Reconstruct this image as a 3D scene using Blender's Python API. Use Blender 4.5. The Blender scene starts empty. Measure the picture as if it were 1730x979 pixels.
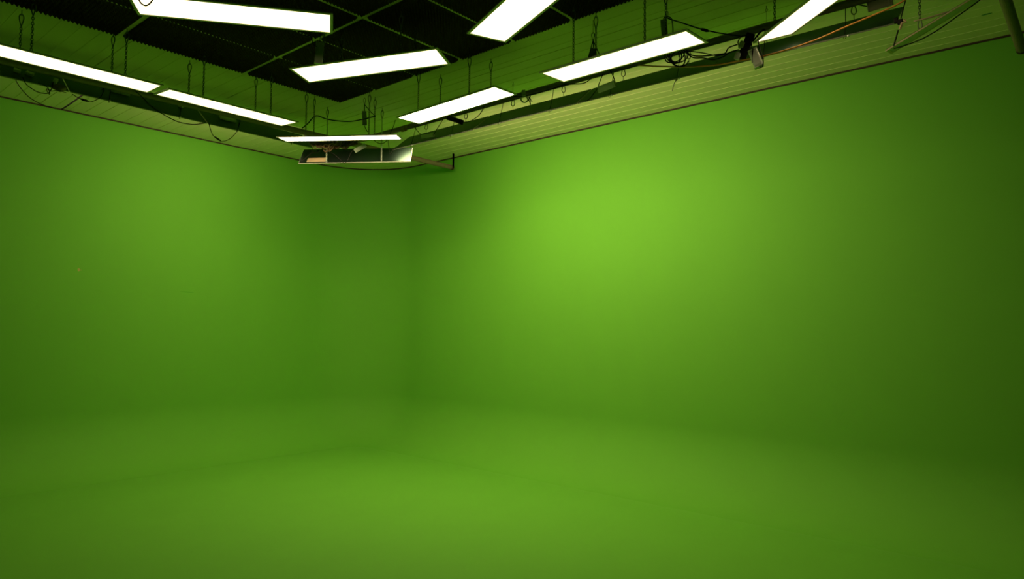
import bpy, bmesh, math, random
from mathutils import Vector, Matrix
random.seed(7)
SC = bpy.context.scene
COL = SC.collection

# ------------------------------------------------------------------ camera
EYE = 1.67                                   # eye height over the studio floor
F_PX, YAW, PITCH, ROLL = 1161.54, 0.717378, 0.054182, 0.010218
fw = Vector((-math.sin(YAW)*math.cos(PITCH), math.cos(YAW)*math.cos(PITCH), math.sin(PITCH)))
rt0 = Vector((math.cos(YAW), math.sin(YAW), 0)); up0 = rt0.cross(fw)
rt = rt0*math.cos(ROLL) + up0*math.sin(ROLL); up = -rt0*math.sin(ROLL) + up0*math.cos(ROLL)
cam_d = bpy.data.cameras.new('camera'); cam = bpy.data.objects.new('camera', cam_d); COL.objects.link(cam)
cam_d.sensor_width = 36; cam_d.lens = F_PX/1730*36; cam_d.clip_start = .05; cam_d.clip_end = 100
cam.matrix_world = Matrix(((rt.x, up.x, -fw.x, 0), (rt.y, up.y, -fw.y, 0), (rt.z, up.z, -fw.z, EYE), (0, 0, 0, 1)))
SC.camera = cam

def ray(px, py): return fw + rt*((px-865)/F_PX) - up*((py-489.5)/F_PX)
O = Vector((0, 0, EYE))
def atY(px, py, y): d = ray(px, py); return O + d*(y/d.y)      # measured points of the room, on a plane of known depth
def atX(px, py, x): d = ray(px, py); return O + d*(x/d.x)
def atZ(px, py, z): d = ray(px, py); return O + d*((z-EYE)/d.z)

# ------------------------------------------------------------------ room sizes (metres)
XL, YR, HC = -8.635, 6.56, 4.01              # left wall plane, right wall plane, ceiling height
RC, RV = 1.0, .67                            # radius of the rounded corner, of the cove at the floor
XE, YE = .95, -.9                           # how far the two walls and the floor are built

# ------------------------------------------------------------------ materials
def mat(name, col, rough=.6, metal=0., spec=.5, noise=0., nscale=8., bump=0.):
    m = bpy.data.materials.new(name); m.use_nodes = True
    nt = m.node_tree; b = nt.nodes['Principled BSDF']
    b.inputs['Base Color'].default_value = (*col, 1); b.inputs['Roughness'].default_value = rough
    b.inputs['Metallic'].default_value = metal; b.inputs['Specular IOR Level'].default_value = spec
    if noise or bump:
        tc = nt.nodes.new('ShaderNodeTexCoord'); n = nt.nodes.new('ShaderNodeTexNoise')
        n.inputs['Scale'].default_value = nscale; n.inputs['Detail'].default_value = 5
        nt.links.new(tc.outputs['Object'], n.inputs['Vector'])
        if noise:
            mx = nt.nodes.new('ShaderNodeMix'); mx.data_type = 'RGBA'
            mx.inputs[6].default_value = (*[c*(1-noise) for c in col], 1)
            mx.inputs[7].default_value = (*[min(1, c*(1+noise)) for c in col], 1)
            nt.links.new(n.outputs['Fac'], mx.inputs[0]); nt.links.new(mx.outputs[2], b.inputs['Base Color'])
        if bump:
            bp = nt.nodes.new('ShaderNodeBump'); bp.inputs['Strength'].default_value = bump; bp.inputs['Distance'].default_value = .01
            nt.links.new(n.outputs['Fac'], bp.inputs['Height']); nt.links.new(bp.outputs['Normal'], b.inputs['Normal'])
    return m
def marks(m, spots):
    """small stains and scuffs of their own shape: (x, y, z, sx, sy, sz, colour)"""
    nt = m.node_tree; b = nt.nodes['Principled BSDF']; tc = nt.nodes.new('ShaderNodeTexCoord')
    prev = b.inputs['Base Color'].links[0].from_socket if b.inputs['Base Color'].links else None
    for (x, y, z, sx, sy, sz, c) in spots:
        mp = nt.nodes.new('ShaderNodeMapping'); mp.vector_type = 'POINT'
        mp.inputs['Location'].default_value = (-x/sx, -y/sy, -z/sz); mp.inputs['Scale'].default_value = (1/sx, 1/sy, 1/sz)
        ln = nt.nodes.new('ShaderNodeVectorMath'); ln.operation = 'LENGTH'
        lt = nt.nodes.new('ShaderNodeMath'); lt.operation = 'LESS_THAN'; lt.inputs[1].default_value = 1
        mx = nt.nodes.new('ShaderNodeMix'); mx.data_type = 'RGBA'
        nt.links.new(tc.outputs['Object'], mp.inputs['Vector']); nt.links.new(mp.outputs['Vector'], ln.inputs[0])
        nt.links.new(ln.outputs['Value'], lt.inputs[0]); nt.links.new(lt.outputs[0], mx.inputs[0])
        if prev: nt.links.new(prev, mx.inputs[6])
        else: mx.inputs[6].default_value = b.inputs['Base Color'].default_value[:]
        mx.inputs[7].default_value = (*c, 1); prev = mx.outputs[2]
    nt.links.new(prev, b.inputs['Base Color'])
def emit(name, col, s):
    m = bpy.data.materials.new(name); m.use_nodes = True; nt = m.node_tree; nt.nodes.clear()
    e = nt.nodes.new('ShaderNodeEmission'); o = nt.nodes.new('ShaderNodeOutputMaterial')
    e.inputs[0].default_value = (*col, 1); e.inputs[1].default_value = s; nt.links.new(e.outputs[0], o.inputs[0]); return m

GREEN = (.138, .43, .036)
M_wall = mat('green_screen_paint', GREEN, .75, spec=.15, noise=.03, nscale=3, bump=.02)
M_floor = mat('green_floor_paint', GREEN, .65, spec=.2, noise=.04, nscale=2.5, bump=.02)
M_ceil = mat('white_sandwich_panel', (.70, .70, .37), .5, spec=.3, noise=.03, nscale=5)
M_gap = mat('dark_brown_edge', (.035, .016, .006), .8)
M_foam = mat('black_foam', (.075, .050, .026), 1., spec=.05, noise=.2, nscale=60)
M_frame = mat('white_aluminium', (.56, .55, .46), .45, metal=.1, noise=.03)
M_back = mat('dark_metal_sheet', (.052, .085, .068), .40, metal=.9, noise=.05, nscale=14)
M_frame_t = mat('shaded_aluminium', (.25, .245, .20), .5, metal=.1, noise=.03)  # same frame metal, shade on the tilted rims put into a darker colour
M_dead = mat('unlit_diffuser', (.70, .72, .62), .45)
WARM = (1.0, .80, .44)
# output of each light panel (dimmed separately)
POWER = dict(H=2.5, G=2.5, C=2.5, D=26., E=2.5, F=2.5, I=2.5, J=2.5, K=22., R0=33., R1=32., R2=16., R3=2., L0=31., L1=2.5, L2=1.)
M_pipe = mat('dull_steel_pipe', (.23, .175, .11), .55, metal=.3, noise=.25, nscale=30)
M_steel = mat('zinc_chain', (.20, .20, .17), .45, metal=.6)
M_bolt = mat('bright_zinc', (.75, .75, .7), .3, metal=.6)
M_black = mat('black_cable', (.007, .006, .005), .6, spec=.15)
M_brown = mat('dusty_brown_cable', (.17, .105, .05), .8, noise=.4, nscale=40)
M_orange = mat('orange_cable', (.55, .22, .02), .5)
M_box = mat('grey_driver_case', (.52, .58, .46), .5, noise=.08, nscale=20)
M_boxd = mat('dark_driver_case', (.28, .28, .17), .6, noise=.1, nscale=20)
M_label = mat('tan_sticker', (.62, .46, .27), .6, noise=.06, nscale=30)
M_strap = mat('dark_strap', (.05, .03, .015), .6, noise=.3, nscale=30)
M_wood = mat('pale_cord', (.62, .50, .30), .7)
M_brass = mat('brass_clamp', (.30, .22, .03), .4, metal=.6)
M_white = mat('white_plastic', (.72, .74, .62), .5)

# ------------------------------------------------------------------ helpers
def obj(name, bm, m, parent=None, smooth=False):
    me = bpy.data.meshes.new(name)
    if parent is not None: bmesh.ops.translate(bm, verts=bm.verts, vec=-parent.location)
    bmesh.ops.recalc_face_normals(bm, faces=bm.faces) if not smooth or smooth == 1 else None
    if smooth:
        for f in bm.faces: f.smooth = True
    bm.to_mesh(me); bm.free(); me.materials.append(m)
    o = bpy.data.objects.new(name, me); COL.objects.link(o)
    if parent is not None: o.parent = parent
    return o
def tag(o, label, cat, group=None):
    o['label'] = label; o['category'] = cat
    if group: o['group'] = group
    return o
def thing(name, loc, label, cat, group=None):
    e = bpy.data.objects.new(name, None); e.empty_display_size = .1; COL.objects.link(e); e.location = loc
    return tag(e, label, cat, group)
def struct(name, bm, m, smooth=False):
    o = obj(name, bm, m, None, smooth); o['kind'] = 'structure'; return o
def tube(bm, pts, r, closed=False, seg=6):
    pts = [Vector(p) for p in pts]; n = len(pts); rings = []; nrm = None
    for i, p in enumerate(pts):
        a = pts[i-1] if (i or closed) else pts[0]; b = pts[(i+1) % n] if (i < n-1 or closed) else pts[-1]
        t = (b-a).normalized()
        if nrm is None:
            nrm = t.cross(Vector((0, 0, 1)))
            if nrm.length < .05: nrm = t.cross(Vector((1, 0, 0)))
        nrm = (nrm - t*nrm.dot(t)).normalized(); bi = t.cross(nrm)
        rr = r[i] if isinstance(r, (list, tuple)) else r
        rings.append([bm.verts.new(p + nrm*(math.cos(2*math.pi*k/seg)*rr) + bi*(math.sin(2*math.pi*k/seg)*rr)) for k in range(seg)])
    for i in range(n if closed else n-1):
        A, B = rings[i], rings[(i+1) % n]
        for k in range(seg): bm.faces.new((A[k], A[(k+1) % seg], B[(k+1) % seg], B[k]))
    if not closed:
        bm.faces.new(rings[0][::-1]); bm.faces.new(rings[-1])
def spline(pts, k=8):
    pts = [Vector(p) for p in pts]
    if len(pts) < 3: return pts
    P = [pts[0]*2-pts[1]] + pts + [pts[-1]*2-pts[-2]]; out = []
    for i in range(1, len(P)-2):
        for j in range(k):
            t = j/k; a, b, c, d = P[i-1:i+3]
            out.append(.5*((2*b) + (c-a)*t + (2*a-5*b+4*c-d)*t*t + (3*b-a-3*c+d)*t**3))
    return out + [pts[-1]]
def box(bm, c, U, V, N, su, sv, sn, bev=0.):
    """a box about c with full sizes su, sv, sn along unit axes U, V, N"""
    vs = [bm.verts.new(c + U*(a*su/2) + V*(b*sv/2) + N*(d*sn/2)) for d in (-1, 1) for a, b in ((-1, -1), (1, -1), (1, 1), (-1, 1))]
    fs = [bm.faces.new([vs[i] for i in q]) for q in ((0, 3, 2, 1), (4, 5, 6, 7), (0, 1, 5, 4), (1, 2, 6, 5), (2, 3, 7, 6), (3, 0, 4, 7))]
    if bev:
        es = list({e for f in fs for e in f.edges})
        bmesh.ops.bevel(bm, geom=es, offset=bev, segments=2, affect='EDGES', profile=.5)
def pear(c, w, h, up_wide=True, face=0.):
    """closed loop of a pear shaped carabiner about c, h tall, w wide, turned by face about the vertical"""
    out = []; d = Vector((math.cos(face), math.sin(face), 0))
    for i in range(20):
        a = 2*math.pi*i/20; z = math.sin(a)
        k = .62 + .38*(z if up_wide else -z)
        out.append(Vector(c) + d*(math.cos(a)*w/2*k) + Vector((0, 0, z*h/2)))
    return out
X, Y, Z = Vector((1, 0, 0)), Vector((0, 1, 0)), Vector((0, 0, 1))

# ------------------------------------------------------------------ setting: cyclorama walls, cove, floor, ceiling
NCOVE = 40
prof = [(0, HC-.012-(HC-.012-RV)*i/24) for i in range(25)] + [(RV*(1-math.cos(t)), RV*(1-math.sin(t))) for t in [math.pi/2*i/NCOVE for i in range(1, NCOVE+1)]]
def sweep(path):
    bm = bmesh.new(); rows = []
    for (p, n) in path: rows.append([bm.verts.new((p[0]+n[0]*o, p[1]+n[1]*o, z)) for o, z in prof])
    for A, B in zip(rows, rows[1:]):
        for k in range(len(prof)-1): bm.faces.new((A[k], A[k+1], B[k+1], B[k]))
    return bm
ys = [YE + (YR-RC-YE)*i/20 for i in range(21)]; xs = [XL+RC + (XE-XL-RC)*i/20 for i in range(21)]
arc = [math.pi - math.pi/2*i/48 for i in range(49)]
cx, cy = XL+RC, YR-RC
struct('wall_left', sweep([((XL, y), (1, 0)) for y in ys]), M_wall, 2)
struct('wall_corner', sweep([((cx+RC*math.cos(a), cy+RC*math.sin(a)), (-math.cos(a), -math.sin(a))) for a in arc]), M_wall, 2)
struct('wall_right', sweep([((x, YR), (0, -1)) for x in xs]), M_wall, 2)
bm = bmesh.new(); rf = RC-RV
loop = [(XE, YE), (XE, YR-RV)] + [(cx+rf*math.cos(a), cy+rf*math.sin(a)) for a in arc[::-1]] + [(XL+RV, YE)]
f = bm.faces.new([bm.verts.new((x, y, 0)) for x, y in loop])
r = bmesh.ops.extrude_face_region(bm, geom=[f]); bmesh.ops.translate(bm, verts=[v for v in r['geom'] if isinstance(v, bmesh.types.BMVert)], vec=(0, 0, -.1))
struct('floor', bm, M_floor)

# dark edge where the painted wall stops under the ceiling
def edge(path):
    bm = bmesh.new(); rows = []
    for (p, n) in path:
        rows.append([bm.verts.new((p[0]+n[0]*o, p[1]+n[1]*o, z)) for o, z in ((-.03, HC), (.010, HC), (.010, HC-.014), (-.03, HC-.014))])
    for A, B in zip(rows, rows[1:]):
        for k in range(4): bm.faces.new((A[k], A[(k+1) % 4], B[(k+1) % 4], B[k]))
    bm.faces.new(rows[0][::-1]); bm.faces.new(rows[-1]); return bm
struct('trim_1', edge([((XL, y), (1, 0)) for y in ys]), M_gap)
struct('trim_2', edge([((cx+RC*math.cos(a), cy+RC*math.sin(a)), (-math.cos(a), -math.sin(a))) for a in arc]), M_gap)
struct('trim_3', edge([((x, YR), (0, -1)) for x in xs]), M_gap)

# ceiling of sandwich panels: joints every 1.205 m, low raised ribs between, all running along the right wall
bm = bmesh.new(); pr = []                    # (y, z) profile
y = YE
joints = [5.74 - 1.205*k for k in range(9)]; marksy = []
for j in joints + [5.74+1.205]:
    marksy.append((j, 'j'))
    for k in range(1, 9): marksy.append((j - 1.205 + k*1.205/8.6 + .0, 'r'))
marksy = sorted(m for m in marksy if YE+.1 < m[0] < YR-.04)
pr.append((YE, HC))
for (yy, kind) in marksy:
    if kind == 'j': pr += [(yy-.005, HC), (yy-.003, HC+.007), (yy+.003, HC+.007), (yy+.005, HC)]
    else: pr += [(yy-.004, HC), (yy-.0025, HC-.0019), (yy+.0025, HC-.0019), (yy+.004, HC)]
pr.append((YR+.05, HC))
xa, xb = XL-.05, XE
lo = [(bm.verts.new((xa, a, b)), bm.verts.new((xb, a, b))) for a, b in pr]
for p, q in zip(lo, lo[1:]): bm.faces.new((p[0], q[0], q[1], p[1]))
t0 = [bm.verts.new(v) for v in ((xa, YE, HC+.1), (xb, YE, HC+.1), (xb, YR+.05, HC+.1), (xa, YR+.05, HC+.1))]
bm.faces.new(t0)
struct('ceiling', bm, M_ceil)

# ------------------------------------------------------------------ pyramid foam tiles under the ceiling
TX, TY = .552, 1.022
def foam_mesh():
    bm = bmesh.new(); nx, ny, b, h = 18, 34, .010, .024
    px, py = TX/nx, TY/ny
    g = [[bm.verts.new((i*px, j*py, -b)) for j in range(ny+1)] for i in range(nx+1)]
    for i in range(nx):
        for j in range(ny):
            c = bm.verts.new(((i+.5)*px, (j+.5)*py, -b-h)); q = (g[i][j], g[i+1][j], g[i+1][j+1], g[i][j+1])
            for k in range(4): bm.faces.new((q[(k+1) % 4], q[k], c))
    tp = [bm.verts.new(v) for v in ((0, 0, 0), (TX, 0, 0), (TX, TY, 0), (0, TY, 0))]; bm.faces.new(tp)
    rim = [[g[i][0] for i in range(nx+1)], [g[nx][j] for j in range(ny+1)], [g[i][ny] for i in range(nx, -1, -1)], [g[0][j] for j in range(ny, -1, -1)]]
    for k in range(4): bm.faces.new([tp[k]] + rim[k] + [tp[(k+1) % 4]])
    return bm
FX0 = -6.005
rowy = [3.105, 2.035, .965, -.105]
tile = None
for r_, y0 in enumerate(rowy):
    for k in range(8):
        x0 = FX0 + .600*k + (.012 if k >= 3 else 0)
        if tile is None: tile = obj('acoustic_foam_tile', foam_mesh(), M_foam); o = tile
        else: o = tile.copy(); COL.objects.link(o)
        o.location = (x0, y0, HC)
        if r_ == 0 and k == 0: lb = 'black pyramid foam tile at the corner of the foam field, pointing into the room corner'
        elif r_ == 0: lb = 'black pyramid foam tile in the outermost row, its toothed edge toward the right green wall'
        elif k == 0: lb = 'black pyramid foam tile in the outermost row, its toothed edge toward the left green wall'
        else: lb = 'black pyramid foam tile inside the foam field, with other tiles all around it'
        tag(o, lb, 'foam tile', 'black acoustic foam tiles on the ceiling')

# ------------------------------------------------------------------ light panels
PL, PW, PT = 1.195, .295, .009
def axes(yaw, t1, t2):
    U = Vector((math.cos(yaw)*math.cos(t1), math.sin(yaw)*math.cos(t1), math.sin(t1)))
    V0 = Vector((-math.sin(yaw), math.cos(yaw), 0)); V = V0*math.cos(t2) + U.cross(V0)*math.sin(t2)
    return U, V, U.cross(V)                  # N points to the back
def led_panel(c, ax, m, label, group, rim=.018, frame_m=None):
    U, V, N = ax; c = Vector(c)
    t = thing('led_light_panel', c, label, 'light panel', group)
    bm = bmesh.new()
    o_ = [(-1, -1), (1, -1), (1, 1), (-1, 1)]
    def ring(l, w, n): return [bm.verts.new(c + U*(a*l/2) + V*(b*w/2) + N*n) for a, b in o_]
    R = [ring(PL-2*rim, PW-2*rim, .0025), ring(PL-2*rim, PW-2*rim, 0), ring(PL-.003, PW-.003, 0), ring(PL, PW, .0015), ring(PL, PW, PT), ring(PL-2*rim, PW-2*rim, PT)]
    for A, B in zip(R, R[1:]):
        for k in range(4): bm.faces.new((A[k], A[(k+1) % 4], B[(k+1) % 4], B[k]))
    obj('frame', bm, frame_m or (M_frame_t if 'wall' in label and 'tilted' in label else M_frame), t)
    bm = bmesh.new(); box(bm, c + N*.004, U, V, N, PL-2*rim, PW-2*rim, .003); obj('diffuser', bm, m, t)
    bm = bmesh.new(); box(bm, c + N*(PT+.0005), U, V, N, PL-.006, PW-.006, .003); bp = obj('back_plate', bm, M_back, t)
    return t
lit = 'lit ceiling light panels'
PAN = {}
def add(key, c, yaw, t1, t2, m, label, group=lit):
    if m is None: m = emit('lit_diffuser', WARM, POWER[key])
    ax = axes(yaw, t1, t2); cc = Vector((c[0], c[1], c[2]+EYE)); PAN[key] = (cc, ax); return led_panel(cc, ax, m, label, group)
add('H', (-4.143, 2.051, 1.964), .976, .019, -.021, None, 'glowing light panel at the top left with a thin cable loop in front of it')
add('G', (-2.593, 3.100, 1.956), 2.767, -.002, .011, None, 'glowing light panel at top centre, cut by the top edge, slanting down leftward')
add('C', (-4.190, 3.133, 1.961), .479, .045, -.031, None, 'glowing white light panel wholly under the foam tiles, nearest the foam corner')
add('D', (-4.332, 4.159, 1.938), .035, .032, .040, None, 'glowing light panel along the right wall, the one closest to the room corner')
add('E', (-2.541, 4.020, 1.873), -.012, -.010, .040, None, 'glowing light panel along the right wall with a black cable coil below it')
add('F', (-1.257, 4.237, 1.963), 2.401, .044, -.280, None, 'glowing light panel at the top right, tilted beside a black power strip')
add('J', (-5.867, 2.884, 1.910), 1.579, .003, .060, None, 'glowing white light panel along the left wall, the one closer to the room corner')
add('I', (-5.862, 1.655, 1.912), 1.590, .012, .010, None, 'glowing white light panel along the left wall that runs out of the left edge')
add('K', (-5.772, 3.982, 1.867), .719, .031, .130, None, 'thin glowing light panel set across the room corner above the unlit one')
tl = 'light panels tilted toward the walls'
# right wall row, end to end, back toward the room (bottom edge y 4.645, top edge y 4.876)
tilt = math.atan2(.187, .231)
TOPE, BOTE = {}, {}
rl = ['tilted light panel facing the right wall, first of the row from the corner',
      'tilted light panel facing the right wall, second of the row from the room corner',
      'tilted light panel facing the right wall, third of the row from the corner',
      'tilted light panel facing the right wall, last of the row, behind the orange cable']
rc = [(-5.175, 4.760, 1.973), (-3.955, 4.760, 1.973), (-2.742, 4.760, 1.973), (-1.545, 4.760, 1.973)]
for i, x in enumerate(rc): add('R%d' % i, x, 0, 0, tilt, None, rl[i], tl)
# left wall row (bottom edge x -6.74, top edge nearer the wall)
ly = [3.685, 2.480, 1.275]
ll = ['tilted light panel facing the left wall, first of the row from the room corner',
      'tilted light panel facing the left wall, second of the row from the room corner',
      'tilted light panel facing the left wall, running out of the left edge']
for i, y in enumerate(ly): add('L%d' % i, (-6.855, y, 2.080), math.pi/2, 0, tilt, None, ll[i], tl)
t = add('corner', (-6.278*.978, 4.545*.978, 1.878*.978), .739, .034, .762, M_dead, 'unlit light panel hung across the room corner, shiny metal back with a tan sticker', 'unlit light panels')
c, (U, V, N) = PAN['corner']
bm = bmesh.new(); box(bm, c + U*(-.415) + V*(-.085) + N*(PT+.0028), U, V, N, .20, .085, .001); obj('sticker', bm, M_label, t)['label'] = 'tan paper sticker'
# dangling unlit panel at the top right, one end high under the ceiling
A = atY(1497, 87, 4.5); B = atY(1640, 0, 4.5); U = (B-A).normalized(); d = ray(1570, 40).normalized()
V = (d - U*d.dot(U)).normalized(); N = U.cross(V)
ang = .11; V2 = V*math.cos(ang) - N*math.sin(ang); V2.normalize(); N2 = U.cross(V2)
if N2.z < 0: N2 = -N2
PAN['dangle'] = (A + U*PL/2 + V2*PW/2, (U, V2, N2))
led_panel(PAN['dangle'][0], (U, V2, U.cross(V2)), M_dead, 'unlit light panel at the top right, seen edge on and dangling from a wire', 'unlit light panels', frame_m=mat('lamplit_aluminium', (.80, .68, .42), .45))  # frame colour made lighter and tan, direct lamplight on its edge painted in

# ------------------------------------------------------------------ chains, wires, carabiners
def hook_bm(p):
    bm = bmesh.new(); tube(bm, [p + Vector((0, 0, .0)), p - Vector((0, 0, .022))], .003)
    tube(bm, [p + Vector((.009*math.cos(a), 0, -.031+.009*math.sin(a))) for a in [2*math.pi*i/12 for i in range(12)]], .0022, True, 5)
    return bm
def link_bm(a, b, pitch=.019):
    bm = bmesh.new(); d = b-a; L = d.length; n = max(2, round(L/pitch)); t = d/L; s1 = t.cross(X if abs(t.x) < .8 else Y).normalized(); s2 = t.cross(s1)
    for i in range(n):
        c = a + t*(L*(i+.5)/n); s = s1 if i % 2 else s2; l2, w2 = L/n*.5 + .0035, .0072
        tube(bm, [c + t*(math.sin(q)*l2*(1 if abs(math.sin(q)) > .3 else .8)) + s*(math.cos(q)*w2) for q in [2*math.pi*k/8 for k in range(8)]], .0026, True, 4)
    return bm
def chain(bottom, label, group='chains holding the light panels', top=None, m=None, bare=False):
    """from the ceiling hook down a carabiner and links to the panel"""
    b = Vector(bottom); tp = Vector(top) if top is not None else Vector((b.x, b.y, HC))
    t = thing('hanging_chain', tp, label, 'chain', group)
    d = (b-tp).normalized()
    obj('ceiling_hook', hook_bm(tp), M_steel, t)
    if bare: obj('links', link_bm(tp + d*.036, b), m or M_steel, t); return t
    cc = tp + d*.075; bm = bmesh.new(); tube(bm, pear(cc, .040, .088, True, YAW + random.uniform(-.6, .6)), .0040, True, 6); obj('carabiner', bm, M_steel, t, 1)
    obj('links', link_bm(tp + d*.112, b), m or M_steel, t)
    return t
nm = {'D': 'the lit right wall panel nearest the corner', 'E': 'the lit panel with the cable coil', 'C': 'the lit panel under the foam corner',
      'J': 'the lit left wall panel closer to the corner', 'I': 'the lit panel leaving the picture left', 'K': 'the thin lit corner panel', 'F': 'the tilted lit top right panel'}
for key, us in (('D', (-.31, .31)), ('E', (-.29, .29)), ('C', (-.31, .31)), ('J', (-.31, .31)), ('I', (-.31, .31)), ('K', (-.31, .31)), ('F', (.31,))):
    c, (U, V, N) = PAN[key]
    for u in us:
        for v in (-1, 1):
            if key == 'F' and v == -1: continue
            p = c + U*u + V*(v*.138) + N*PT
            foam = p.x > FX0 and p.y < 4.10
            tp = Vector((p.x, p.y, HC - (.045 if foam else 0)))
            end = {True: 'left', False: 'right'}[u < 0] if key not in 'JI' else {True: 'near', False: 'corner'}[u < 0]
            side = 'room' if v < 0 else 'wall'
            chain(p, '%s end, %s side chain of %s' % (end, side, nm[key]), top=tp)
c, (U, V, N) = PAN['corner']
for u, w in ((-.30, 'left'), (.285, 'right')):
    p = c + U*u - V*.14 + N*.012
    chain(p, 'pale chain on the %s half of the unlit panel across the corner' % w, 'chains of the unlit corner panel', top=Vector((p.x, p.y, HC)), m=M_box)
# strip panels on the walls: wires at the room side edge, carabiners at the wall side edge
def wire(p, top, label, tail=None):
    t = thing('suspension_wire', top, label, 'wire', 'thin wires holding the tilted panels')
    bm = bmesh.new(); tube(bm, [top, top*.5 + p*.5 + Vector((.004, 0, 0)), p], .0028, seg=5)
    tube(bm, [p + Vector((.008*math.cos(a), 0, .008*math.sin(a)-.004)) for a in [2*math.pi*i/10 for i in range(10)]], .0018, True, 4); obj('wire', bm, M_black, t)
    bm = bmesh.new(); bmesh.ops.create_uvsphere(bm, u_segments=10, v_segments=6, radius=.0085, matrix=Matrix.Translation(p + Vector((.022, .0, .002)))); obj('end_nut', bm, M_bolt, t, 1)
    if tail:
        bm = bmesh.new(); tube(bm, tail, .0028, seg=5); obj('loose_tail', bm, M_black, t)
def hanger(p, label):
    t = thing('carabiner_hanger', Vector((p.x, p.y, HC)), label, 'carabiner', 'carabiners holding the tilted panels')
    obj('ceiling_hook', hook_bm(Vector((p.x, p.y, HC))), M_steel, t)
    bm = bmesh.new(); tube(bm, [Vector((p.x, p.y, HC-.036)), p + Vector((0, 0, .105))], .0016, seg=4); obj('upper_wire', bm, M_steel, t)
    bm = bmesh.new(); tube(bm, [p + Vector((0, 0, .038)), p], .0026, seg=4); obj('lower_wire', bm, M_steel, t)
    bm = bmesh.new(); tube(bm, pear(p + Vector((0, 0, .071)), .044, .070, False, .5), .0038, True, 6); obj('carabiner', bm, M_steel, t, 1)
order = ['first', 'second', 'third', 'last']
for i, (wx, hx) in enumerate((((694, 761), (722, 789)), ((842, 928), (868.5, 954)), ((1030, 1143), (1055, 1165.6)), ((1289, 1427), (1297, 1444)))):
    c, (U, V, N) = PAN['R%d' % i]
    eb, et = c - V*(PW/2), c + V*(PW/2)
    def on(e, px):                           # point of the straight panel edge seen at that column
        lo_, hi_ = -.7, .7
        for _ in range(50):
            m_ = (lo_+hi_)/2; q = e + U*m_ - O
            if 865 + F_PX*q.dot(rt)/q.dot(fw) < px: lo_ = m_
            else: hi_ = m_
        return e + U*max(-.59, min(.59, lo_))
    for k, px in enumerate(wx):
        p = on(eb, px); tl_ = None
        if px == 1143: tl_ = [p, p + Vector((-.012, -.01, -.03)), p + Vector((-.022, -.012, -.06)), p + Vector((-.030, -.01, -.088))]
        wire(p, Vector((p.x-.012, 4.72, HC-.245)), 'thin dark wire at the %s end of the %s tilted panel along the right wall' % (('corner', 'far')[k], order[i]), tl_)
    for k, px in enumerate(hx):
        hanger(on(et, px) - V*.012 + N*.012, 'steel carabiner at the %s end of the %s tilted panel along the right wall' % (('corner', 'far')[k], order[i]))
for i in range(2):
    c, (U, V, N) = PAN['L%d' % i]
    for k, u in enumerate((.33, -.29)):
        p = c + U*u - V*(PW/2)
        wire(p, Vector((-6.70, p.y, HC-.20)), 'thin dark wire at the %s end of the %s tilted panel along the left wall' % (('corner', 'near')[k], order[i]))

# ------------------------------------------------------------------ pipes
def pipe(a, b, r, label, strap=None, name='ceiling_pipe'):
    t = thing(name, a, label, 'pipe', 'steel pipes under the ceiling')
    bm = bmesh.new(); tube(bm, [a, b], r, seg=20); obj('tube', bm, M_pipe, t, False)
    for s in strap or []:                    # flat strap loop up to the ceiling
        bm = bmesh.new(); w = .016; d = (b-a).normalized(); sd = d.cross(Z).normalized()
        lp = [s + sd*(r+.003) + Z*(HC-s.z)] + [s + (sd*math.cos(q) + Z*math.sin(q))*(r+.003) for q in [-math.pi*i/10 for i in range(12)]] 
        A_ = [bm.verts.new(p - d*w) for p in lp]; B_ = [bm.verts.new(p + d*w) for p in lp]
        for i in range(len(lp)-1): bm.faces.new((A_[i], A_[i+1], B_[i+1], B_[i]))
        bmesh.ops.solidify(bm, geom=bm.faces[:], thickness=.003); obj('strap', bm, M_strap, t)
    return t
pipe(Vector((-6.70, YE+.1, EYE+2.089)), Vector((-6.70, 6.43, EYE+2.155)), .031, 'long steel pipe above the left wall row, its strapped end showing by the right wall', [Vector((-6.70, 6.405, EYE+2.155)), Vector((-6.70, .6, EYE+2.103))])
pipe(Vector((-6.60, 4.72, EYE+2.125)), Vector((.8, 4.72, EYE+2.125)), .027, 'long steel pipe running above the row of tilted panels along the right wall', [Vector((0.6, 4.72, EYE+2.125))])
pipe(Vector((-.462, -.5, EYE+2.155)), Vector((-.462, 6.43, EYE+2.155)), .034, 'dark steel pipe at the far top right, its strapped end by the right wall', [Vector((-.462, 6.40, EYE+2.155))])

# ------------------------------------------------------------------ cables
def cable(pts, r, label, m=None, group='black cables', name='cable', plug=None, cat='cable'):
    pts = spline(pts); bm = bmesh.new(); tube(bm, pts, r, seg=7)
    if plug is None: o = obj(name, bm, m or M_black, None, 1); return tag(o, label, cat, group)
    t = thing(name, pts[0], label, cat, group); obj('cord', bm, m or M_black, t, 1)
    a, b, pr_ = plug; bm = bmesh.new(); a, b = Vector(a), Vector(b)
    tube(bm, [a, a.lerp(b, .12), a.lerp(b, .3), a.lerp(b, .75), b], [r, pr_*.7, pr_, pr_, pr_*.4], seg=8); obj('connector', bm, m or M_black, t, 1)
    return t
LX = -6.56
def lx(*pp, x=LX): return [atX(a, b, x) for a, b in pp]
def ry(*pp, y=4.55): return [atY(a, b, y) for a, b in pp]
cable(lx((24, 128), (29, 140), (40, 155), (53, 167), (72, 177), (94, 184), x=-6.95), .0035, 'thin black cable curving down to the left wall top at the far left')
cable(lx((38, 130), (44, 142), (54, 150), (65, 156), (80, 158), (87, 150), (90, 138)), .0035, 'thin black cable in a short loop under the far left tilted panel')
cable(lx((64, 140), (78, 146), (83, 152), (84, 159), (81, 157), (79, 150), (86, 154), (98, 153), (112, 157)), .0030, 'tangled thin cable ends hanging below the far left tilted panel')
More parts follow.
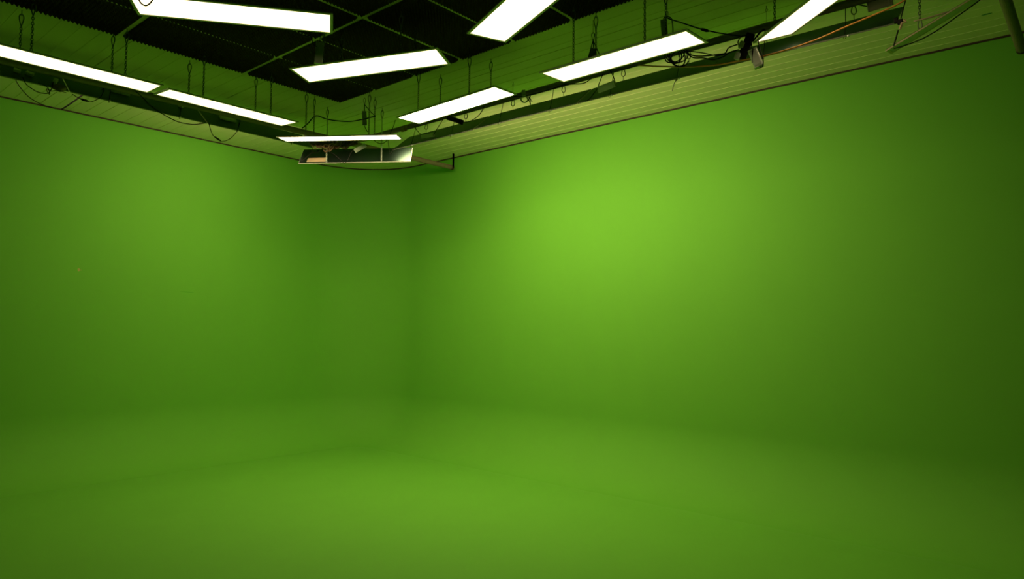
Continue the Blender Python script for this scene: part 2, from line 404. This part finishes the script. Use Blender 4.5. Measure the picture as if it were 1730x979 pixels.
cable(lx((104, 185), (115, 178), (128, 169), (141, 160), (158, 156), (176, 150), x=-6.9), .0065, 'thick black cable running diagonally from the tilted panels down to the left wall top')
cable(lx((122, 159), (132, 165), (143, 169), (152, 172), (160, 170), (170, 164), (176, 152)), .0032, 'thin black cable slung in a bow with an inline connector, below the left wall row',
      plug=(atX(135, 167, LX), atX(150, 171.5, LX), .010))
cable(lx((228, 153), (240, 164), (256, 180), (277, 194), (301, 206), (327, 210.5), (346, 208)), .0045, 'black cable drooping below the left wall row to the middle joint of the panels')
cable(lx((353, 209), (356, 220), (360, 229), (367, 235), (374, 239), (384, 237), (393, 231), (401, 220), (406, 204)), .0035, 'thin black cable hanging in a deep loop with a connector below the left wall row',
      plug=(atX(362, 231, LX), atX(374, 239, LX), .009))
cable([atX(510, 217, -6.45), atX(520, 209, -6.4), atX(533.5, 196, -6.3), atX(554, 202, -6.1), atX(586.6, 205.5, -5.9), atX(612, 202, -5.7), atX(634, 196.5, -5.55)], .0055, 'black cable looped from carabiner to carabiner across the room corner')
cable([atX(616, 177, -5.72), atX(622, 184, -5.7), atX(628, 191, -5.62), atX(634, 196, -5.55)], .0035, 'short thin cable from the upright corner driver box to the next carabiner')
cable(ry((668, 203), (665, 213), (660, 224), (655, 235), (651, 240), (645, 243), (637, 241), (631, 236)), .0035, 'thin cable dropping past the right end of the thin corner light')
cable(ry((655, 235), (657, 248), (659, 260), (664, 254), (669, 248)), .003, 'thin black cable end dangling in front of the unlit corner panel, right half')
cable([atX(555, 256, -6.1), atX(566, 262, -6.1), atX(575, 270, -6.05), atX(582, 276, -6.05), atX(588, 270, -6.0), atX(592, 260, -6.0), atX(598, 252, -6.0)], .0032, 'thin black cable loop hanging over the middle of the unlit corner panel')
cable([atX(507.5, 274.5, -6.40), atX(514, 269, -6.37), atX(520, 264, -6.37), atX(528, 257, -6.37)], .004, 'short frayed wire from the left tip of the unlit corner panel')
cable(ry((862, 162), (880, 163), (905, 158), (930, 151), (955, 143), (985, 141), (1000, 132), y=4.68), .0040, 'black cable strung along the right wall pipe between the two lit panels')
cable(ry((781, 207), (792, 205.5), (800, 202), (808, 196), (814, 188), (818, 180), y=4.62), .0038, 'black cable from the black adapter up to the light closest to the corner')
cable([atY(1128, 31, 4.35), atY(1150, 38, 4.4), atY(1184, 49, 4.45), atY(1222, 57, 4.55), atY(1251, 61, 4.6)], .0045, 'black cable with an inline connector running from the upright driver box to the power strip',
      plug=(atY(1183, 48.8, 4.45), atY(1198, 53, 4.47), .011))
cable(ry((1158, 87), (1168, 93), (1180, 95), (1200, 94), (1213, 92), (1225, 90), (1231, 81), (1246, 75)), .0045, 'black cable sagging from the coil to the upper plug of the power strip')
cable(ry((1156, 86), (1170, 97), (1188, 98), (1205, 101), (1222, 96), (1234, 88), (1248, 84)), .0045, 'black cable sagging from the coil to the lower plug of the power strip')
cable(ry((1160, 86), (1185, 89), (1210, 94), (1226, 91), (1245, 85)), .0040, 'black cable stretched nearly straight from the coil to the power strip')
cable([atY(1078, 110, 4.5), atY(1110, 112, 4.5), atY(1160, 113, 4.5), atY(1209, 110, 4.48), atY(1250, 103, 4.45), atY(1290, 95, 4.42), atY(1335, 82.5, 4.4), atY(1382, 66, 4.4), atY(1430, 45, 4.4), atY(1475, 26, 4.4), atY(1515, 8, 4.4), atY(1540, -8, 4.4)], .0055,
      'long orange extension cable strung past the last tilted panels at the top right', M_orange, 'orange cable')
cable([atY(1510, 82, 4.44), atY(1525, 78, 4.44), atY(1558, 65.7, 4.46), atY(1590, 47, 4.48), atY(1618, 27, 4.5), atY(1645, 8, 4.5), atY(1665, -8, 4.5)], .0035, 'thin dark cable following the unlit panel seen edge on at the top right')
cable([atX(233, -4, -4.0), atX(238, 5, -4.0), atX(246, 9.5, -4.0), atX(254, 5, -4.0), atX(260, -4, -4.0)], .0040, 'thin cable loop hanging in front of the glowing panel at the top left', M_brown)
cable([atX(514, 60, -4.3), atX(525, 62, -4.3), atX(529, 74, -4.3), atX(538, 81, -4.3)], .0035, 'thin cable curling from the top left panel to the driver box under the foam')
cable([atY(1544, 36, 4.63), atY(1572, 29, 4.63), atY(1601, 20, 4.63)], .005, 'pale cord stretched on from the end of the tilted panel row at the top right', M_wood, 'pale cord')
# coil of black cable under panel E
def coil(c, label):
    pts = []
    for i in range(90):
        a = 2*math.pi*i/18; r_ = .062 + .014*math.sin(i*.37); q = i/90
        pts.append(c + rt0*(math.cos(a)*r_ + .06*(q-.5)) + Z*(math.sin(a)*r_*.95 + .02*math.sin(i*.21)) + fw*(.02*math.sin(i*.5)))
    bm = bmesh.new(); tube(bm, pts, .0045, seg=6); return tag(obj('cable_coil', bm, M_black, None, 1), label, 'cable coil', 'black cables')
coil(atY(1140, 96, 4.42), 'coil of black cable hanging below a lit panel by the right wall')
# tangle of dusty cables in the corner, over the unlit panel
bm = bmesh.new()
for i in range(46):
    a_ = atX(random.uniform(516, 556), random.uniform(234, 241), -6.36 + random.uniform(-.05, .05)); b_ = atX(random.uniform(560, 606), random.uniform(234, 243), -6.20 + random.uniform(-.05, .05))
    dz = random.uniform(.03, .125); n = 9
    pts = [a_.lerp(b_, k/(n-1)) + Vector((random.uniform(-.012, .012), random.uniform(-.012, .012), -dz*math.sin(math.pi*k/(n-1))*(.7+.3*math.sin(i*1.7+k)))) for k in range(n)]
    tube(bm, spline(pts, 4), random.choice((.006, .008, .011)), seg=5)
tag(obj('cable_tangle', bm, M_brown, None, 1), 'dusty brown tangle of bundled cables in the room corner above the unlit panel', 'cable tangle', 'black cables')
for (pp, lb) in ((((541, 254), (536, 258), (527, 257), (528, 251)), 'small loose cable loop at the left of the corner tangle'), (((561, 252), (557, 258), (549, 258), (544, 252), (548, 246)), 'small loose cable loop hanging below the corner tangle')):
    cable(lx(*pp, x=-6.33), .003, lb)

# ------------------------------------------------------------------ driver boxes, plugs, power strip
def driver(a, b, w, th, label, m, cord=None, bev=.004, name='led_driver_box', cat='driver box'):
    """box whose long axis runs a -> b"""
    a, b = Vector(a), Vector(b); Lg = (b-a).length; Ua = (b-a)/Lg; vd = ((a+b)/2-O).normalized(); Va = Ua.cross(vd).normalized(); Na = Ua.cross(Va)
    t = thing(name, (a+b)/2, label, cat, 'driver boxes of the light panels')
    bm = bmesh.new(); box(bm, (a+b)/2, Ua, Va, Na, Lg*.86, w, th, bev); obj('case', bm, m, t)
    for s in (-1, 1):
        bm = bmesh.new(); box(bm, (a+b)/2 + Ua*(s*Lg*.465), Ua, Va, Na, Lg*.07, w*1.02, th*1.02, bev*.6); obj('end_cap', bm, m, t)
    if cord:
        bm = bmesh.new(); tube(bm, spline(cord, 6), .0035, seg=6); obj('cord', bm, M_black, t, 1)
    return t
q = [atX(616, 168, -5.72), atX(616, 188, -5.72)]
t = driver(atX(615.5, 188, -5.72), atX(616.2, 212.5, -5.72), .046, .026, 'dark driver box hanging upright from a carabiner in the room corner', M_white,
           [atX(616.2, 212.5, -5.72), atX(617.5, 217, -5.72), atX(621, 223, -5.72)])
p = atX(616, 171.5, -5.72); bm = bmesh.new(); tube(bm, pear(p, .03, .065, True, .6), .003, True); obj('carabiner', bm, M_steel, t, 1)
bm = bmesh.new(); tube(bm, [p + Vector((0, 0, .033)), Vector((p.x, p.y, HC))], .0018, seg=4); obj('hanger_wire', bm, M_steel, t)
bm = bmesh.new(); tube(bm, [p - Vector((0, 0, .03)), atX(615.6, 188, -5.72)], .005, seg=5); obj('lead', bm, M_black, t)
p = atY(1127, 25, 4.25)
t = driver(atY(1121, 34, 4.25), atY(1123.5, 64, 4.25), .045, .03, 'dark driver box hanging upright behind the far end of the lit panel with the coil', M_box,
           [atY(1121, 35, 4.25), atY(1122, 30, 4.25), atY(1127, 28.5, 4.25), atY(1134, 31, 4.25), atY(1136.5, 44, 4.25), atY(1137, 60, 4.25)])
bm = bmesh.new(); tube(bm, [Vector((p.x, p.y, HC)), p + Vector((0, 0, .03))], .0025, seg=5); tube(bm, pear(p, .02, .05, True, .5), .0025, True); obj('hanger', bm, M_steel, t)
p = atY(1002, 62, 4.25)
t = driver(atY(1004, 82, 4.25), atY(998, 104, 4.25), .045, .03, 'dark driver box slung in a V of cords behind the lit panel with the coil', M_boxd)
bm = bmesh.new(); tube(bm, pear(p, .03, .06, True, .5), .003, True); tube(bm, [Vector((p.x, p.y, HC)), p + Vector((0, 0, .03))], .002, seg=4)
for e in ((994, 97), (1003, 83), (1013, 93)): tube(bm, [p - Vector((0, 0, .03)), atY(e[0], e[1], 4.25)], .0038, seg=5)
obj('hanger', bm, M_black, t)
driver(atY(1011, 152, 4.62), atY(1039.5, 141, 4.62), .054, .03, 'pale green-lit driver box held by cords in front of the third tilted panel', M_white,
       [atY(1019, 124, 4.7), atY(1013, 139, 4.66), atY(1009, 150, 4.6), atY(1003, 158, 4.6), atY(994, 169, 4.6), atY(984, 171, 4.6)])
cable([atY(1031, 119, 4.7), atY(1036, 129, 4.66), atY(1038.5, 138, 4.63)], .004, 'short cord holding the far end of the pale driver box below the coil panel')
driver(atY(713, 231, 4.66), atY(733, 228, 4.66), .038, .03, 'pale driver box slung by two cords before the first tilted panel of the right wall', M_white, [atY(696, 207, 4.72), atY(705, 221, 4.69), atY(713, 229, 4.66)])
cable([atY(752, 196, 4.72), atY(742, 212, 4.69), atY(733, 227, 4.66)], .0035, 'short cord on the right end of the pale box before the first tilted panel')
driver(atY(757, 199, 4.6), atY(781, 207, 4.6), .046, .034, 'black adapter hanging under the lit panel closest to the corner', M_black, bev=.009, name='power_adapter', cat='adapter')
driver(atX(600, 255, -6.05), atX(617, 245.5, -6.05), .045, .03, 'pale driver box lying at a slant above the unlit corner panel', M_box)
driver(atY(1271, 84, 4.42), atY(1283, 114, 4.42), .060, .035, 'pale rounded driver box dangling below the power strip at the top right', M_white, [atY(1271, 84, 4.42), atY(1269, 70, 4.45)], bev=.012)
cable(ry((1280, 62), (1283, 80), (1289, 100), (1289, 110), (1286, 114), (1283, 112), y=4.40), .0035, 'thin cable loop beside the dangling rounded driver box')
cable(ry((1272, 82), (1271, 95), (1270.5, 106), y=4.40), .003, 'thin cable end hanging left of the rounded driver box')
cable(ry((1272, 70), (1278, 62), (1285, 54), (1292, 49), y=4.5), .006, 'short thick cable from the power strip up behind the tilted lit panel')
driver(atY(1466, 13, 4.75), atY(1508, 0, 4.75), .06, .03, 'long driver box lying above the last tilted panel at the very top right', M_boxd, [atY(1466, 11, 4.75), atY(1455, 9, 4.75), atY(1443, 6, 4.75)])
driver(atX(537.5, 108, -4.3), atX(540.5, 72, -4.3), .055, .03, 'driver box hanging upright under the foam, left end of the foam corner light', M_box, [atX(540.5, 72, -4.3), atX(541, 64, -4.3), atX(541, 50, -4.3)])
# power strip with two plugs
t = thing('power_strip', atY(1262, 79, 4.5), 'black power strip hanging at a slant beside the tilted lit panel, two plugs in it', 'power strip')
a, b = atY(1269, 57, 4.5), atY(1252, 101, 4.5); Ua = (b-a).normalized(); vd = (a-O).normalized(); Va = Ua.cross(vd).normalized(); Na = Ua.cross(Va)
bm = bmesh.new(); box(bm, (a+b)/2, Ua, Va, Na, (b-a).length, .058, .04, .006); obj('case', bm, M_black, t)
for (e, g) in ((atY(1253, 76, 4.48), .9), (atY(1246, 95, 4.48), .9)):
    bm = bmesh.new(); box(bm, e, Ua, Va, Na, .052, .040, .036, .012); obj('plug', bm, M_box, t)
bm = bmesh.new(); tube(bm, spline([atY(1248, 77, 4.5), atY(1247, 70, 4.5), atY(1253, 61, 4.5), atY(1259, 60, 4.5), atY(1262, 66, 4.5)], 6), .0035); obj('cord', bm, M_black, t, 1)
# left wall: driver boxes, plugs and an adapter lying on the backs of the tilted panels
cL, (UL, VL, NL) = PAN['L1']
def onL(px, py, h):
    d = ray(px, py); o_ = cL + NL*(PT + .002 + h); return O + d*((o_-O).dot(NL)/d.dot(NL))
def lying(a, b, w, th, name, m, label, cat, group, bev, caps):
    a, b = onL(*a, th/2), onL(*b, th/2); U1 = b-a; Lg = U1.length; U1 = (U1 - NL*U1.dot(NL)).normalized(); V1 = NL.cross(U1); c_ = (a+b)/2
    bm = bmesh.new(); box(bm, c_, U1, V1, NL, Lg*(.86 if caps else 1), w, th, bev)
    if not caps: return tag(obj(name, bm, m), label, cat, group)
    t = thing(name, c_, label, cat, group); obj('case', bm, m, t)
    for s in (-1, 1): bm = bmesh.new(); box(bm, c_ + U1*(s*Lg*.465), U1, V1, NL, Lg*.07, w*1.02, th*1.02, bev*.6); obj('end_cap', bm, m, t)
for (a, b, w, lb) in (((23, 117.5), (35, 121), .045, 'small pale driver box over the far left tilted panel, the left of two'),
                      ((44, 122), (56.5, 127), .045, 'small pale driver box over the far left tilted panel, the right of two'),
                      ((187, 151), (202, 155), .050, 'pale driver box above the middle tilted panel of the left wall, left of a pair'),
                      ((203, 155), (219.5, 159.5), .050, 'pale driver box above the middle tilted panel of the left wall, right of a pair'),
                      ((372, 198), (398, 204), .052, 'pale driver box with cords on the left wall panel nearest the corner')):
    lying(a, b, w, .025, 'led_driver_box', M_white, lb, 'driver box', 'driver boxes of the light panels', .004, True)
for (a, b, lb) in (((100, 128), (110, 129.5), 'small pale plug lying flat near the brown adapter on the left wall row'),
                   ((91.5, 141), (95.5, 134), 'small pale plug standing upright near the brown adapter on the left wall row'),
                   ((303, 179.5), (310.5, 179.5), 'small pale tag under the left wall light closer to the corner')):
    lying(a, b, .034, .026, 'plug', M_white, lb, 'plug', 'loose plugs on the left wall row', .009, False)
lying((95, 150), (106, 147), .075, .04, 'power_adapter', M_brown, 'dark brown adapter lump on the left wall row under two pale plugs', 'adapter', None, .012, False)
# brass clamp and grip clamp on the right wall pipe
bm = bmesh.new(); p = atY(682, 219, 4.62); tube(bm, [p + Vector((-.03, 0, 0)), p + Vector((.03, 0, 0))], [.022, .022], seg=14); tube(bm, [p, p + Vector((0, 0.05, .06))], .008)
tag(obj('pipe_clamp', bm, M_brass, None, False), 'small brass coloured clamp under the pipe beside the light closest to the corner', 'clamp')
p = atY(886, 168, 4.60)
t = thing('grip_clamp', p, 'round green-tinted clamp hanging from the pipe between the two right wall lights', 'clamp')
bm = bmesh.new(); tube(bm, [p + rt0*(.030*math.cos(a)) + Z*(.028*math.sin(a)) for a in [2*math.pi*i/16 for i in range(16)]], .0065, True); obj('ring', bm, M_box, t, 1)
bm = bmesh.new(); box(bm, atY(884.5, 157, 4.62), rt0, Z, fw, .035, .05, .03, .006); obj('jaw', bm, M_box, t)
bm = bmesh.new()
for (u, v) in (((893, 164), (897, 169)), ((896, 162), (893, 170)), ((892, 170), (899, 171)), ((895, 170), (896, 177))): tube(bm, [atY(*u, 4.58), atY(*v, 4.58)], .005)
obj('wing_screw', bm, M_steel, t)
# dangling panel: wire, clip and rope; loose chain with carabiner beside it
t = thing('suspension_wire', atY(1530, 0, 4.5), 'black wire and clip holding the low end of the unlit panel seen edge on', 'wire', 'thin wires holding the tilted panels')
bm = bmesh.new(); tp = atY(1530, 0, 4.5); e = atY(1522, 31, 4.5); k = (tp-e); tube(bm, [e, e + k*((HC-e.z)/k.z)], .0035); tube(bm, [atY(1517.5, 51, 4.5), atY(1510, 78, 4.5)], .0045); obj('wire', bm, M_black, t)
bm = bmesh.new(); box(bm, atY(1521, 37, 4.49), X, Z, Y, .03, .03, .02, .004); box(bm, atY(1514, 35, 4.49), X, Z, Y, .022, .035, .02, .004); obj('clip', bm, M_black, t)
bm = bmesh.new(); tube(bm, [atY(1527, 33, 4.48), atY(1531, 37, 4.48), atY(1524, 39, 4.48), atY(1520, 50, 4.48)], .007); obj('knot', bm, M_label, t)
b = atY(1554, 30, 4.75); t = thing('hanging_chain', Vector((b.x, b.y, HC)), 'loose chain at the top right ending in an empty carabiner', 'chain', 'chains holding the light panels')
obj('ceiling_hook', hook_bm(Vector((b.x, b.y, HC))), M_steel, t); obj('links', link_bm(Vector((b.x, b.y, HC-.036)), b), M_steel, t)
bm = bmesh.new(); tube(bm, pear(b - Vector((0, 0, .035)), .034, .075, False, .6), .003, True); obj('carabiner', bm, M_steel, t, 1)

# ------------------------------------------------------------------ small marks of wear on the paint
def wallmark(px, py, sx, sz, c, on_left=True):
    p = atX(px, py, XL) if on_left else atY(px, py, YR)
    return (p.x, p.y, p.z, .05 if on_left else sx, sx if on_left else .05, sz, c)
marks(M_wall, [wallmark(133, 456, .012, .016, (.45, .36, .10)), wallmark(136.5, 456.5, .010, .005, (.40, .33, .10)), wallmark(316, 494, .085, .004, (.06, .30, .02))])
p = atZ(1667, 24, HC); marks(M_ceil, [(p.x, p.y, p.z, .035, .012, .05, (.02, .18, .05))])

# ------------------------------------------------------------------ world and view
w = bpy.data.worlds.new('world'); SC.world = w; w.use_nodes = True
w.node_tree.nodes['Background'].inputs[0].default_value = (.0, .0, .0, 1); w.node_tree.nodes['Background'].inputs[1].default_value = 0
vs = SC.view_settings; SC.display_settings.display_device = 'sRGB'
vs.view_transform = 'Standard'; vs.look = 'None'; vs.exposure = 0; vs.gamma = 1; vs.use_curve_mapping = False
